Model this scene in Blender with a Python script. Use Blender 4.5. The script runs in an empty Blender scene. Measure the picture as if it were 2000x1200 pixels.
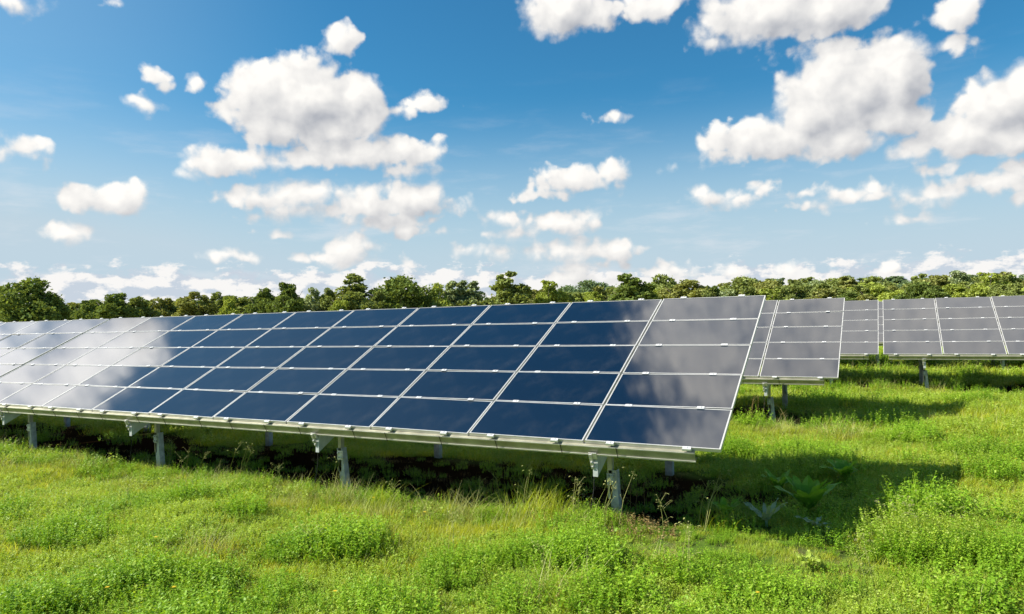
import bpy, math, random
import numpy as np
from mathutils import Vector, Matrix
R = math.radians
sc = bpy.context.scene
COL = sc.collection
rng = np.random.default_rng(7)
random.seed(7)

# ------------------------------------------------------------------ camera
CAM_H = 2.0
FPX = 1390.27                     # focal length in pixels of the 2000 px wide photograph
YAW, PITCH, ROLL = R(-27.977), R(0.920), R(-1.435)
_F = Vector((math.sin(YAW)*math.cos(PITCH), math.cos(YAW)*math.cos(PITCH), math.sin(PITCH)))
_R0 = Vector((math.cos(YAW), -math.sin(YAW), 0))
_U0 = _R0.cross(_F)
_R = math.cos(ROLL)*_R0 + math.sin(ROLL)*_U0
_U = -math.sin(ROLL)*_R0 + math.cos(ROLL)*_U0
cam = bpy.data.cameras.new('camera'); cam_o = bpy.data.objects.new('camera', cam); COL.objects.link(cam_o)
cam.sensor_width = 36; cam.lens = 36*FPX/2000; cam.clip_start = .05; cam.clip_end = 5000
cam_o.matrix_world = Matrix(((_R.x, _U.x, -_F.x, 0), (_R.y, _U.y, -_F.y, 0), (_R.z, _U.z, -_F.z, CAM_H), (0, 0, 0, 1)))
sc.camera = cam_o

def ray(px, py):
    return _F + (px-1000)/FPX*_R - (py-600)/FPX*_U
def on_ground(px, py, z=0.0):
    r = ray(px, py); t = (z-CAM_H)/r.z
    return (r.x*t, r.y*t)
def azel(px, py):
    r = ray(px, py).normalized()
    return math.atan2(r.x, r.y), math.asin(r.z)

# ------------------------------------------------------------------ light
SUN_AZ, SUN_EL = -119.2, 41.1      # degrees from +y towards +x
sv = Vector((math.sin(R(SUN_AZ))*math.cos(R(SUN_EL)), math.cos(R(SUN_AZ))*math.cos(R(SUN_EL)), math.sin(R(SUN_EL))))
sun = bpy.data.lights.new('sun', 'SUN'); sun.energy = 5.0; sun.angle = R(.53); sun.color = (1, .94, .83)
sun_o = bpy.data.objects.new('sun', sun); COL.objects.link(sun_o)
sun_o.rotation_euler = sv.to_track_quat('Z', 'Y').to_euler()
vs = sc.view_settings
vs.view_transform = 'Standard'; vs.look = 'None'; vs.exposure = 1.1; vs.gamma = 1; vs.use_curve_mapping = False
sc.render.engine = 'CYCLES'
try:
    sc.cycles.max_bounces = 6; sc.cycles.diffuse_bounces = 3; sc.cycles.glossy_bounces = 3
    sc.cycles.transmission_bounces = 3; sc.cycles.transparent_max_bounces = 6
    sc.cycles.caustics_reflective = False; sc.cycles.caustics_refractive = False
    sc.cycles.sample_clamp_indirect = 6
except Exception: pass

# ------------------------------------------------------------------ sky (world): sky texture + clouds by direction
# cumulus lobes read from the photograph: centre x, y, half width, half height in photo pixels -> azimuth / elevation
LOBES = [
 (590,192,138,72),(585,128,60,30),(508,165,68,48),(690,195,62,52),(462,222,50,20),(650,245,100,42),(540,245,85,38),(715,225,40,45),
 (352,340,32,14),(410,318,62,32),(500,312,82,28),(600,312,72,24),(700,295,100,38),(790,290,70,28),(800,335,60,16),(828,306,45,26),
 (520,385,75,30),(592,380,56,30),(600,412,105,20),(720,400,78,34),(800,388,78,34),(880,395,48,17),(740,430,95,20),(790,450,50,14),
 (160,395,58,18),(222,390,75,28),(275,380,42,25),(125,456,45,22),(92,464,14,8),(45,287,48,26),(5,297,38,20),(35,5,55,24),
 (285,202,33,23),(292,145,25,18),(386,160,21,15),(316,172,10,9),(666,74,32,28),(820,205,50,19),(796,216,30,16),(222,3,15,10),
 (440,498,40,9),(545,459,28,7),(640,502,90,18),(676,482,50,26),(728,482,30,18),(595,504,45,13),(905,488,28,11),(976,496,17,16),(795,518,22,12),
 (980,422,36,17),(1100,437,85,20),(1150,422,42,16),(1010,457,50,14),(1120,350,75,28),(1192,330,36,26),(1070,345,42,18),(1070,380,60,8),
 (1095,22,80,52),(1170,25,45,36),(1292,8,70,30),(1500,20,145,66),(1610,15,120,62),(1400,82,42,22),(1640,95,110,26),
 (1650,175,130,88),(1580,215,70,56),(1745,150,80,74),(1500,272,130,38),(1410,300,46,18),(1640,272,110,38),(1725,228,90,50),(1785,105,60,34),
 (1870,25,50,42),(1850,88,48,24),(1950,205,90,58),(1995,180,60,55),(1870,262,90,42),(1790,292,55,28),(1965,262,80,36),(1830,330,42,11),
 (1850,375,100,26),(1935,358,90,28),(1785,386,42,19),(1995,330,50,22),(1990,395,32,18),(1800,427,50,10),
 (1400,386,50,16),(1490,370,32,20),(1375,370,20,14),(1442,391,40,11),(1665,380,60,20),(1702,364,24,18),(1590,402,60,14),(1572,370,32,12),
 (1290,330,20,8),(1195,228,16,3.5),(1130,490,105,26),(1060,492,42,20),(1205,490,38,26),(1110,545,42,18),(1300,530,45,20),
 (1352,537,50,12),(1420,533,60,13),(1530,532,38,14),(1742,527,30,15),(1220,552,60,12),(1135,524,70,14),
]
LOB = []
for (x, y, a, b) in LOBES:
    u, v = azel(x, y); u2, _ = azel(x+a, y); u1, _ = azel(x-a, y); _, v2 = azel(x, y-b); _, v1 = azel(x, y+b)
    LOB.append((u, v, abs(u2-u1)/2*1.13, abs(v2-v1)/2*1.13))
# the clouds higher up, which only the glass of the modules shows
for (u, v, a, b) in ((-72.3,25.3,8.2,4.2),(-69.5,26.6,5.6,3.0),(-81,20.5,14.5,10.5),(4,52,33,13),(30,58,30,12),(-14,57,15,7),(-17,48,13,6),(-22,63,17,8),(-23,53,10,7.5)):
    LOB.append((R(u), R(v), R(a), R(b)))

class NT:
    def __init__(s, nt): s.nt = nt
    def n(s, t, **kw):
        n = s.nt.nodes.new(t)
        for k, v in kw.items(): setattr(n, k, v)
        return n
    def set(s, sock, v):
        if hasattr(v, 'is_output'): s.nt.links.new(v, sock)
        elif v is not None: sock.default_value = v
    def m(s, op, a, b=None, c=None, clamp=False):
        n = s.n('ShaderNodeMath', operation=op); n.use_clamp = clamp
        s.set(n.inputs[0], a); s.set(n.inputs[1], b); s.set(n.inputs[2], c)
        return n.outputs[0]
    def v(s, op, a, b=None, c=None, out=0):
        n = s.n('ShaderNodeVectorMath', operation=op)
        s.set(n.inputs[0], a); s.set(n.inputs[1], b); s.set(n.inputs[2], c)
        return n.outputs['Value'] if op in ('LENGTH', 'DOT_PRODUCT', 'DISTANCE') else n.outputs[0]
    def noise(s, vec, scale, detail=2, rough=.5, col=False, dist=0):
        n = s.n('ShaderNodeTexNoise'); s.set(n.inputs['Vector'], vec); s.set(n.inputs['Scale'], scale)
        s.set(n.inputs['Detail'], detail); s.set(n.inputs['Roughness'], rough); s.set(n.inputs['Distortion'], dist)
        return n.outputs['Color'] if col else n.outputs['Fac']
    def mix(s, f, a, b, blend='MIX'):
        n = s.n('ShaderNodeMix', data_type='RGBA', blend_type=blend); n.clamp_factor = True
        s.set(n.inputs[0], f); s.set(n.inputs[6], a if not isinstance(a, tuple) else (*a, 1)[:4]); s.set(n.inputs[7], b if not isinstance(b, tuple) else (*b, 1)[:4])
        return n.outputs[2]
    def smooth(s, x, lo, hi, a=0., b=1.):
        n = s.n('ShaderNodeMapRange', interpolation_type='SMOOTHSTEP'); s.set(n.inputs[0], x)
        s.set(n.inputs[1], lo); s.set(n.inputs[2], hi); s.set(n.inputs[3], a); s.set(n.inputs[4], b)
        return n.outputs[0]

def cloud_group():
    g = bpy.data.node_groups.new('cloud_field', 'ShaderNodeTree')
    g.interface.new_socket('Vector', in_out='INPUT', socket_type='NodeSocketVector')
    g.interface.new_socket('Field', in_out='OUTPUT', socket_type='NodeSocketFloat')
    t = NT(g); gi = t.n('NodeGroupInput'); go = t.n('NodeGroupOutput')
    p = gi.outputs[0]
    w = t.noise(p, 20, 2, .5, col=True)
    p2 = t.v('MULTIPLY_ADD', w, (.022, .018, 0), p)
    p2 = t.v('SUBTRACT', p2, (.011, .009, 0))
    acc = None
    for (u, v, a, b) in LOB:
        q = t.v('MULTIPLY_ADD', p2, (1/a, 1/b, 0), (-u/a, -v/b, 0))
        l = t.v('LENGTH', q)
        sz = min(a, b, .05)
        f = t.m('MULTIPLY_ADD', l, -sz, sz)
        acc = f if acc is None else t.m('MAXIMUM', acc, f)
    bl = t.noise(p, 26, 8, .56)
    big = t.noise(p, 12, 2, .5)
    vo = t.n('ShaderNodeTexVoronoi', feature='SMOOTH_F1'); t.set(vo.inputs['Vector'], t.v('MULTIPLY_ADD', w, (.04, .04, 0), p)); vo.inputs['Scale'].default_value = 46
    vo.inputs['Smoothness'].default_value = .6; vo.inputs['Detail'].default_value = 1.2; vo.inputs['Roughness'].default_value = .5
    f = t.m('MULTIPLY_ADD', vo.outputs['Distance'], -.014, acc)
    f = t.m('MULTIPLY_ADD', bl, .036, f)
    f = t.m('MULTIPLY_ADD', big, .016, f)
    f = t.m('SUBTRACT', f, .0152)
    g.links.new(f, go.inputs[0])
    return g

world = bpy.data.worlds.new('World'); sc.world = world; world.use_nodes = True
try: world.cycles.sampling_method = 'NONE'
except Exception: pass
wt = world.node_tree; wt.nodes.clear(); T = NT(wt)
tc = T.n('ShaderNodeTexCoord'); D = tc.outputs['Generated']
sky = T.n('ShaderNodeTexSky', sky_type='NISHITA'); sky.sun_disc = False
sky.sun_elevation = R(SUN_EL); sky.sun_rotation = R(SUN_AZ); sky.altitude = 0; sky.air_density = 1.0; sky.dust_density = .6; sky.ozone_density = 2.2
sep = T.n('ShaderNodeSeparateXYZ'); wt.links.new(D, sep.inputs[0])
az = T.m('ARCTAN2', sep.outputs[0], sep.outputs[1]); el = T.m('ARCSINE', sep.outputs[2])
cmb = T.n('ShaderNodeCombineXYZ'); wt.links.new(az, cmb.inputs[0]); wt.links.new(el, cmb.inputs[1]); P = cmb.outputs[0]
grp = cloud_group()
g1 = T.n('ShaderNodeGroup'); g1.node_tree = grp; wt.links.new(P, g1.inputs[0])
g2 = T.n('ShaderNodeGroup'); g2.node_tree = grp; wt.links.new(T.v('ADD', P, (-.016, .021, 0)), g2.inputs[0])
G, G2 = g1.outputs[0], g2.outputs[0]
hi0 = T.m('MAXIMUM', T.smooth(el, .42, .50), T.smooth(az, -1.14, -1.22))
soft = T.smooth(T.noise(P, 9, 3, .6), .38, .68, .007, .019)
soft = T.m('MULTIPLY_ADD', hi0, .022, soft)
alpha = T.smooth(G, -.002, soft)
diff = T.m('SUBTRACT', G, G2)
# low layers of far cloud along the horizon
hz = T.v('MULTIPLY', P, (1, 1.7, 1))
hn = T.noise(hz, 24, 9, .6); hn2 = T.noise(T.v('ADD', hz, (-.012, .02, 0)), 24, 9, .6)
hl = T.noise(T.v('MULTIPLY', P, (1, 6, 1)), 7, 6, .6)
azl = T.smooth(az, -.75, -.15, 0., .012)
hb = T.m('MULTIPLY_ADD', hn, .085, T.m('MULTIPLY_ADD', hl, .055, .004))
hal = T.smooth(T.m('SUBTRACT', hb, T.m('ADD', el, azl)), -.003, .009)
hal = T.m('MULTIPLY', hal, .92)
wisp = T.noise(T.v('MULTIPLY', P, (1, 4.5, 1)), 6, 6, .6)
wal = T.m('MULTIPLY', T.smooth(wisp, .50, .72), T.smooth(el, .36, .04, 0., .42))
shade = T.m('MULTIPLY_ADD', diff, 18.0, .56, clamp=True)
thick = T.smooth(G, .012, .05, 0., .06)
shade = T.m('SUBTRACT', shade, thick, clamp=True)
ccol = T.mix(shade, (.33, .345, .38), (.77, .75, .715))
hi = hi0
ccol = T.mix(T.smooth(el, .52, .62), ccol, T.mix(1., ccol, (1.04, 1.0, .93), 'MULTIPLY')); ccol = T.v('SCALE', ccol); wt.nodes[-1].inputs['Scale'].default_value = 1.0; T.set(wt.nodes[-1].inputs['Scale'], T.m('MULTIPLY_ADD', T.smooth(az, -1.14, -1.22), .55, T.m('MULTIPLY_ADD', hi, 1.5, 1.0)))
hcol = T.mix(T.m('MULTIPLY_ADD', T.m('SUBTRACT', hn, hn2), 9., .60, clamp=True), (.43, .48, .545), (.72, .70, .68))
SKY_STR = .15
skyc = T.v('SCALE', sky.outputs[0]); skyc.node.inputs['Scale'].default_value = SKY_STR
hs = T.n('ShaderNodeHueSaturation'); wt.links.new(skyc, hs.inputs['Color']); hs.inputs['Saturation'].default_value = 1.12; hs.inputs['Value'].default_value = 1.0
base = T.v('MULTIPLY', hs.outputs[0], (.215, .56, .63))
hf = T.m('ADD', T.smooth(el, .31, .05), T.m('MULTIPLY', T.smooth(az, -.70, -1.15), .22), clamp=True)
base = T.mix(hf, base, (.385, .485, .555))
c = T.mix(wal, base, (.62, .62, .64))
c = T.mix(hal, c, hcol)
c = T.mix(alpha, c, ccol)
bg = T.n('ShaderNodeBackground'); wt.links.new(c, bg.inputs[0]); bg.inputs[1].default_value = .64
wo = T.n('ShaderNodeOutputWorld'); wt.links.new(bg.outputs[0], wo.inputs[0])

# ------------------------------------------------------------------ helpers
def tag(o, label=None, cat=None, group=None, kind=None):
    if label: o['label'] = label
    if cat: o['category'] = cat
    if group: o['group'] = group
    if kind: o['kind'] = kind
    return o
def empty(name, loc, rz=0):
    o = bpy.data.objects.new(name, None); COL.objects.link(o); o.location = loc; o.rotation_euler[2] = rz
    o.empty_display_size = .2
    return o
class MB:
    def __init__(s): s.v = []; s.f = []; s.m = []
    def quad(s, a, b, c, d, m=0):
        n = len(s.v); s.v += [tuple(a), tuple(b), tuple(c), tuple(d)]; s.f.append((n, n+1, n+2, n+3)); s.m.append(m)
    def box(s, lo, hi, X=None, m=0):
        n = len(s.v)
        for k in range(8):
            p = Vector(((hi if k & 1 else lo)[0], (hi if k & 2 else lo)[1], (hi if k & 4 else lo)[2]))
            s.v.append(tuple(X @ p) if X else tuple(p))
        for f in ((0,2,3,1),(4,5,7,6),(0,1,5,4),(2,6,7,3),(0,4,6,2),(1,3,7,5)):
            s.f.append(tuple(n+i for i in f)); s.m.append(m)
    def tube(s, pts, rad, seg=6, m=0, cap=True):
        pts = [Vector(p) for p in pts]; n0 = len(s.v)
        rad = rad if isinstance(rad, (list, tuple)) else [rad]*len(pts)
        for i, p in enumerate(pts):
            d = (pts[min(i+1, len(pts)-1)]-pts[max(i-1, 0)]).normalized()
            a = d.cross(Vector((0, 0, 1)) if abs(d.z) < .9 else Vector((1, 0, 0))).normalized(); b = d.cross(a)
            for k in range(seg):
                t = 2*math.pi*k/seg; s.v.append(tuple(p+rad[i]*(math.cos(t)*a+math.sin(t)*b)))
        for i in range(len(pts)-1):
            for k in range(seg):
                k2 = (k+1) % seg
                s.f.append((n0+i*seg+k, n0+i*seg+k2, n0+(i+1)*seg+k2, n0+(i+1)*seg+k)); s.m.append(m)
        if cap:
            s.f.append(tuple(n0+k for k in range(seg-1, -1, -1))); s.m.append(m)
            s.f.append(tuple(n0+(len(pts)-1)*seg+k for k in range(seg))); s.m.append(m)
    def mesh(s, name, mats, smooth=False):
        me = bpy.data.meshes.new(name); me.from_pydata(s.v, [], s.f)
        for m in (mats if isinstance(mats, (list, tuple)) else [mats]): me.materials.append(m)
        me.polygons.foreach_set('material_index', s.m)
        if smooth: me.polygons.foreach_set('use_smooth', [True]*len(s.f))
        me.update(); return me
    def build(s, name, mats, parent=None, loc=(0,0,0), smooth=False):
        o = bpy.data.objects.new(name, s.mesh(name, mats, smooth)); COL.objects.link(o); o.location = loc
        if parent: o.parent = parent
        return o
def npmesh(name, V, F, mats, mi=None):
    me = bpy.data.meshes.new(name); V = np.asarray(V, np.float32); F = np.asarray(F, np.int32)
    me.vertices.add(len(V)); me.vertices.foreach_set('co', V.ravel())
    k = F.shape[1]; me.loops.add(F.size); me.loops.foreach_set('vertex_index', F.ravel())
    me.polygons.add(len(F)); me.polygons.foreach_set('loop_start', np.arange(0, F.size, k, dtype=np.int32)); me.polygons.foreach_set('loop_total', np.full(len(F), k, np.int32))
    for m in (mats if isinstance(mats, (list, tuple)) else [mats]): me.materials.append(m)
    if mi is not None: me.polygons.foreach_set('material_index', np.asarray(mi, np.int32))
    me.update(calc_edges=True); me.validate(); return me
def mat(name):
    m = bpy.data.materials.new(name); m.use_nodes = True; nt = m.node_tree; nt.nodes.clear()
    t = NT(nt); o = t.n('ShaderNodeOutputMaterial'); return m, t, o
def principled(t, o, **kw):
    b = t.n('ShaderNodeBsdfPrincipled')
    for k, v in kw.items(): t.set(b.inputs[k.replace('_', ' ')], (*v, 1) if isinstance(v, tuple) and len(v) == 3 else v)
    t.nt.links.new(b.outputs[0], o.inputs[0]); return b

# ------------------------------------------------------------------ materials
def metal(name, col, rough=.45, metallic=.8, var=.25, scale=9):
    m, t, o = mat(name); g = t.n('ShaderNodeTexCoord').outputs['Object']
    n = t.noise(g, scale, 5, .6)
    col = tuple(x*.78 for x in col)
    c = t.mix(t.smooth(n, .3, .75), tuple(x*(1-var) for x in col), tuple(min(1, x*(1+var)) for x in col))
    r = t.m('MULTIPLY_ADD', n, .25, rough-.1)
    b = principled(t, o, Base_Color=c, Roughness=r, Metallic=metallic); return m
M_FRAME = metal('anodised_aluminium', (.78, .77, .74), .36, .55, .06)
M_BEAM = metal('weathered_galvanised_beam', (.52, .50, .38), .42, .55, .22, 5)
M_BEAM_EDGE = metal('bright_beam_lip', (.72, .71, .62), .4, .5, .1)
M_CLAMP = metal('clamp_aluminium', (.92, .92, .91), .38, .4, .05)
M_POST = metal('galvanised_post', (.50, .54, .53), .5, .45, .28, 14)
M_RAFT = metal('galvanised_rafter', (.62, .66, .64), .5, .45, .15, 8)
M_DARK = metal('dark_rubber', (.02, .02, .02), .7, 0, .1)
M_BACK = metal('module_back_glass', (.05, .05, .055), .3, 0, .1)

m, t, o = mat('thin_film_glass'); M_GLASS = m
oi = t.n('ShaderNodeObjectInfo'); g = t.n('ShaderNodeTexCoord').outputs['Object']
lines = t.n('ShaderNodeTexWave', wave_type='BANDS', bands_direction='Y'); t.set(lines.inputs['Vector'], g); lines.inputs['Scale'].default_value = 13.
base = t.mix(oi.outputs['Random'], (.0022, .0075, .019), (.003, .010, .024))
base = t.mix(t.m('MULTIPLY', lines.outputs['Fac'], .12), base, (.005, .014, .032))
dust = t.smooth(t.noise(t.v('MULTIPLY', g, (1.5, 1.2, 1)), 2.2, 6, .65), .45, .85, 0., .05)
base = t.mix(dust, base, (.25, .25, .24))
rg = t.m('MULTIPLY_ADD', t.noise(t.v('MULTIPLY', g, (9, .8, 1)), 3, 4, .6), .014, .038)
wav = t.n('ShaderNodeBump'); wav.inputs['Strength'].default_value = .006; wav.inputs['Distance'].default_value = .02
t.set(wav.inputs['Height'], t.noise(t.v('MULTIPLY', g, (2.4, .6, 1)), 2.2, 2, .5))
principled(t, o, Base_Color=base, Roughness=rg, IOR=1.72, Normal=wav.outputs[0])

def leafmat(name, cols, rough=.55, trans=.35, inst=True, patch=1.3, sheen=None):
    """foliage: hue varies from clump to clump (by place) and from plant to plant"""
    m, t, o = mat(name); oi = t.n('ShaderNodeObjectInfo'); geo = t.n('ShaderNodeNewGeometry')
    pn = t.smooth(t.noise(geo.outputs['Position'], patch, 4, .65), .38, .62)
    isl = geo.outputs['Random Per Island']
    cols = [tuple(x*.80 for x in q) for q in cols]
    c1 = t.mix(pn, cols[0], cols[1])
    c2 = t.mix(t.smooth(isl, .55, 1.0, 0., .75), c1, cols[2])
    c3 = t.mix(t.m('MULTIPLY', oi.outputs['Random'], .35), c2, cols[3] if len(cols) > 3 else cols[0])
    p = t.n('ShaderNodeBsdfPrincipled'); t.set(p.inputs['Base Color'], c3); p.inputs['Roughness'].default_value = rough
    p.inputs['Specular IOR Level'].default_value = .18
    tr = t.n('ShaderNodeBsdfTranslucent'); t.set(tr.inputs[0], t.mix(1., c3, (1.25, 1.15, .55), 'MULTIPLY'))
    mx = t.n('ShaderNodeMixShader'); mx.inputs[0].default_value = trans
    t.nt.links.new(p.outputs[0], mx.inputs[1]); t.nt.links.new(tr.outputs[0], mx.inputs[2]); t.nt.links.new(mx.outputs[0], o.inputs[0])
    return m
M_GRASS = leafmat('meadow_grass', ((.56, .62, .03), (.38, .52, .02), (.72, .70, .22), (.32, .44, .04)), .5, .45)
M_HERB = leafmat('meadow_herb', ((.32, .50, .04), (.46, .62, .06), (.66, .76, .22), (.14, .28, .02)), .5, .42)
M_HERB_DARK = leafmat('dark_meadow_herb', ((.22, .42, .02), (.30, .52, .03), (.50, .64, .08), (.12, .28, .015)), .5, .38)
M_DRY = leafmat('dry_grass', ((.50, .50, .18), (.44, .50, .14), (.66, .62, .32), (.34, .42, .10)), .6, .3)
M_DEAD = leafmat('dead_weed', ((.28, .19, .07), (.38, .31, .11), (.52, .44, .20), (.2, .13, .05)), .7, .2)
M_DOCK = leafmat('broad_leaf', ((.24, .50, .04), (.20, .44, .04), (.34, .60, .08)), .4, .4)
M_PALE = leafmat('downy_grey_leaf', ((.36, .48, .28), (.32, .44, .26), (.44, .54, .36)), .7, .25)
M_LIME = leafmat('lime_leaf', ((.42, .55, .08), (.46, .60, .12), (.55, .62, .2)), .5, .4)
M_FLOWER = leafmat('white_flower', ((.8, .8, .74), (.78, .78, .72), (.85, .85, .8)), .7, .3)
M_YELLOW = leafmat('yellow_flower', ((.8, .62, .04), (.8, .55, .03), (.85, .7, .1)), .6, .3)

def treemat(name, dark, light, tip):
    m, t, o = mat(name); geo = t.n('ShaderNodeNewGeometry'); oi = t.n('ShaderNodeObjectInfo')
    n1 = t.noise(geo.outputs['Position'], .55, 4, .6)
    dark, light, tip = [tuple(x*1.6 for x in q) for q in (dark, light, tip)]
    c = t.mix(t.smooth(n1, .35, .65), dark, light)
    c = t.mix(t.smooth(geo.outputs['Random Per Island'], .6, 1., 0., .7), c, tip)
    c = t.mix(t.m('MULTIPLY', oi.outputs['Random'], .3), c, dark)
    d = t.n('ShaderNodeBsdfDiffuse'); t.set(d.inputs[0], c)
    tr = t.n('ShaderNodeBsdfTranslucent'); t.set(tr.inputs[0], t.mix(1., c, (1.2, 1.1, .5), 'MULTIPLY'))
    mx = t.n('ShaderNodeMixShader'); mx.inputs[0].default_value = .28
    t.nt.links.new(d.outputs[0], mx.inputs[1]); t.nt.links.new(tr.outputs[0], mx.inputs[2]); t.nt.links.new(mx.outputs[0], o.inputs[0])
    return m
TM = {
 'dark': treemat('dark_green_crown', (.060, .085, .024), (.11, .145, .038), (.17, .23, .06)),
 'mid': treemat('mid_green_crown', (.095, .120, .036), (.165, .195, .055), (.24, .28, .10)),
 'yellow': treemat('yellow_green_crown', (.13, .165, .03), (.22, .26, .05), (.31, .35, .10)),
 'olive': treemat('olive_brown_crown', (.11, .125, .035), (.18, .19, .055), (.27, .27, .10)),
 'grey': treemat('grey_green_crown', (.12, .155, .075), (.21, .25, .12), (.32, .35, .20)),
 'blue': treemat('blue_green_crown', (.075, .115, .055), (.12, .165, .08), (.17, .21, .12)),
}
M_BARK = metal('bark', (.13, .11, .085), .85, 0, .4, 3)

# ------------------------------------------------------------------ ground
ROWS_Y = [6.130, 12.805, 19.496, 26.19, 32.88]
ROW_LEN = 2.74
def smoothstep(x, a, b):
    t = np.clip((x-a)/(b-a), 0, 1); return t*t*(3-2*t)
def H(x, y):
    x = np.asarray(x, float); y = np.asarray(y, float)
    h = .035*np.sin(x*1.3+.7*y)+.03*np.sin(y*1.9-x*.6+1)+.02*np.sin(3.1*x+1.7*y)
    az_ = np.arctan2(x, y); r = np.hypot(x, y)
    hill = smoothstep(r, 190, 420)*smoothstep(az_, -.62, .02)*13.
    hill = hill*(1+.10*np.sin(az_*9+1)) 
    return h*np.clip(1.3-r/60, 0, 1)+hill
def axis():
    a = list(np.arange(-14, 14.01, .2)); s = .2; x = 14
    while x < 2500: s *= 1.12; x += s; a.append(x); a.insert(0, -x)
    return np.array(a)
ax = axis(); ay = axis()+8
X, Y = np.meshgrid(ax, ay, indexing='ij'); Z = H(X, Y)
V = np.stack([X, Y, Z], -1).reshape(-1, 3); nx, ny = len(ax), len(ay)
I = (np.arange(nx-1)[:, None]*ny+np.arange(ny-1)[None]).ravel()
m, t, o = mat('meadow_soil'); geo = t.n('ShaderNodeNewGeometry'); pos = geo.outputs['Position']
sx = t.n('ShaderNodeSeparateXYZ'); t.set(sx.inputs[0], pos)
n1 = t.noise(pos, 1.1, 6, .65); n2 = t.noise(pos, 14, 6, .7)
gcol = t.mix(n2, (.03, .06, .01), (.10, .16, .025))
gcol = t.mix(t.smooth(n1, .5, .7), gcol, (.09, .08, .035))
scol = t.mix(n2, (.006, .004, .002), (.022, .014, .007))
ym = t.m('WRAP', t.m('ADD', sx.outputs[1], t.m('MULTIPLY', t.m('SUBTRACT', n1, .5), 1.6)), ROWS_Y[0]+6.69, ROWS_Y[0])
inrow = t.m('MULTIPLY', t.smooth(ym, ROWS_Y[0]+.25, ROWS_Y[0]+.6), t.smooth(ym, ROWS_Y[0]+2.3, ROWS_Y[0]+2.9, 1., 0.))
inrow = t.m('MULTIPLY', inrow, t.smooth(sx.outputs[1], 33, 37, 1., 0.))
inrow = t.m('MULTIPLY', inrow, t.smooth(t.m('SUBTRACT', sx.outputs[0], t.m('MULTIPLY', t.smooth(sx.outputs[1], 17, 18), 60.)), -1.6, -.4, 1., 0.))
gcol = t.mix(inrow, gcol, scol)  # bare soil under the tables, its colour darkened further to deepen their shade
far = t.smooth(t.v('LENGTH', pos), 25, 80)
gcol = t.mix(far, gcol, t.mix(n1, (.17, .19, .05), (.30, .26, .11)))
bmp = t.n('ShaderNodeBump'); bmp.inputs['Strength'].default_value = .6; bmp.inputs['Distance'].default_value = .03; t.set(bmp.inputs['Height'], n2)
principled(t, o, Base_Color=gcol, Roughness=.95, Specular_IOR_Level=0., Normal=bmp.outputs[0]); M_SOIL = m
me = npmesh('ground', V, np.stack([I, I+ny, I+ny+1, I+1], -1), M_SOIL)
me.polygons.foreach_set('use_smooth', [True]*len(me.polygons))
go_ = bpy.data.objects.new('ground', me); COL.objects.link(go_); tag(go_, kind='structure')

# ------------------------------------------------------------------ trees
def crown_mesh(name, seed, lobes, n, leaf, hollow=.45):
    r = np.random.default_rng(seed)
    lob = np.array(lobes, float)                     # x, y, z, rx, ry, rz
    w = lob[:, 3]*lob[:, 4]+lob[:, 4]*lob[:, 5]; w /= w.sum()
    k = r.choice(len(lob), n, p=w)
    d = r.normal(size=(n, 3)); d /= np.linalg.norm(d, axis=1)[:, None]
    # clumps: radius is modulated so the outline is uneven and gaps stay open
    ph = r.uniform(0, 6.28, (len(lob), 4))
    mod = 1+.16*np.sin(5*np.arctan2(d[:, 1], d[:, 0])+ph[k, 0])*np.sin(4*d[:, 2]+ph[k, 1])+.12*np.sin(9*d[:, 0]+ph[k, 2])*np.sin(8*d[:, 2]+7*d[:, 1]+ph[k, 3])
    rad = (hollow+(1-hollow)*r.random(n)**.55)*mod*np.where(r.random(n) < .16, r.uniform(1., 1.3, n), 1.)
    c = lob[k, :3]+d*lob[k, 3:6]*rad[:, None]
    keep = np.sin(c[:, 0]*2.3+seed)*np.sin(c[:, 1]*2.1+1.3*seed)*np.sin(c[:, 2]*2.6+2) > -.34
    c = c[keep & (c[:, 2] > .3)]; n = len(c)
    a = r.normal(size=(n, 3)); a /= np.linalg.norm(a, axis=1)[:, None]
    b = np.cross(a, r.normal(size=(n, 3))); b /= np.linalg.norm(b, axis=1)[:, None]
    s = leaf*r.uniform(.55, 1.25, n)[:, None]
    V = np.stack([c-a*s-b*s*.5, c+a*s*.3-b*s*.8, c+a*s+b*s*.4, c-a*s*.4+b*s*.7], 1).reshape(-1, 3)
    return npmesh(name, V, np.arange(4*n).reshape(-1, 4), TM['mid'])
def trunk_mesh(name, seed, h, r0, spread, n=7, lean=.05):
    r = random.Random(seed); b = MB()
    top = Vector((lean*h, 0, h*.75)); p0 = Vector((0, 0, -.3))
    pts = [p0.lerp(top, k/5)+Vector((r.uniform(-.1, .1), r.uniform(-.1, .1), 0))*k/3 for k in range(6)]
    b.tube(pts, [r0*(1-.15*k) for k in range(6)], 7)
    for k in range(n):
        t_ = r.uniform(.25, .7); s = p0.lerp(top, t_); an = k*2.4+r.random()
        e = s+Vector((math.cos(an)*spread*r.uniform(.5, .9), math.sin(an)*spread*r.uniform(.5, .9), h*r.uniform(.15, .42)))
        mid = s.lerp(e, .5)+Vector((0, 0, -.05*h))
        b.tube([s, mid, e], [r0*.45, r0*.3, r0*.1], 5)
    return b.mesh(name, M_BARK, True)
def L(*a): return a
def rand_lobes(seed, h, w, base, n, top=.5):
    r = random.Random(seed); out = []
    for k in range(n):
        z = base+(h-base)*(k+.5)/n; f = math.sin(math.pi*min(1, max(.12, ((z-base)/(h-base))**top*.9+.08)))**.6
        an = k*2.4+r.random()*1.2; q = w*.5*f*r.uniform(.25, .72)
        rr = w*.5*r.uniform(.28, .56)*max(.5, f)
        out.append((math.cos(an)*q, math.sin(an)*q, z, rr, rr, rr*r.uniform(.65, .85)))
    return out
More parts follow.
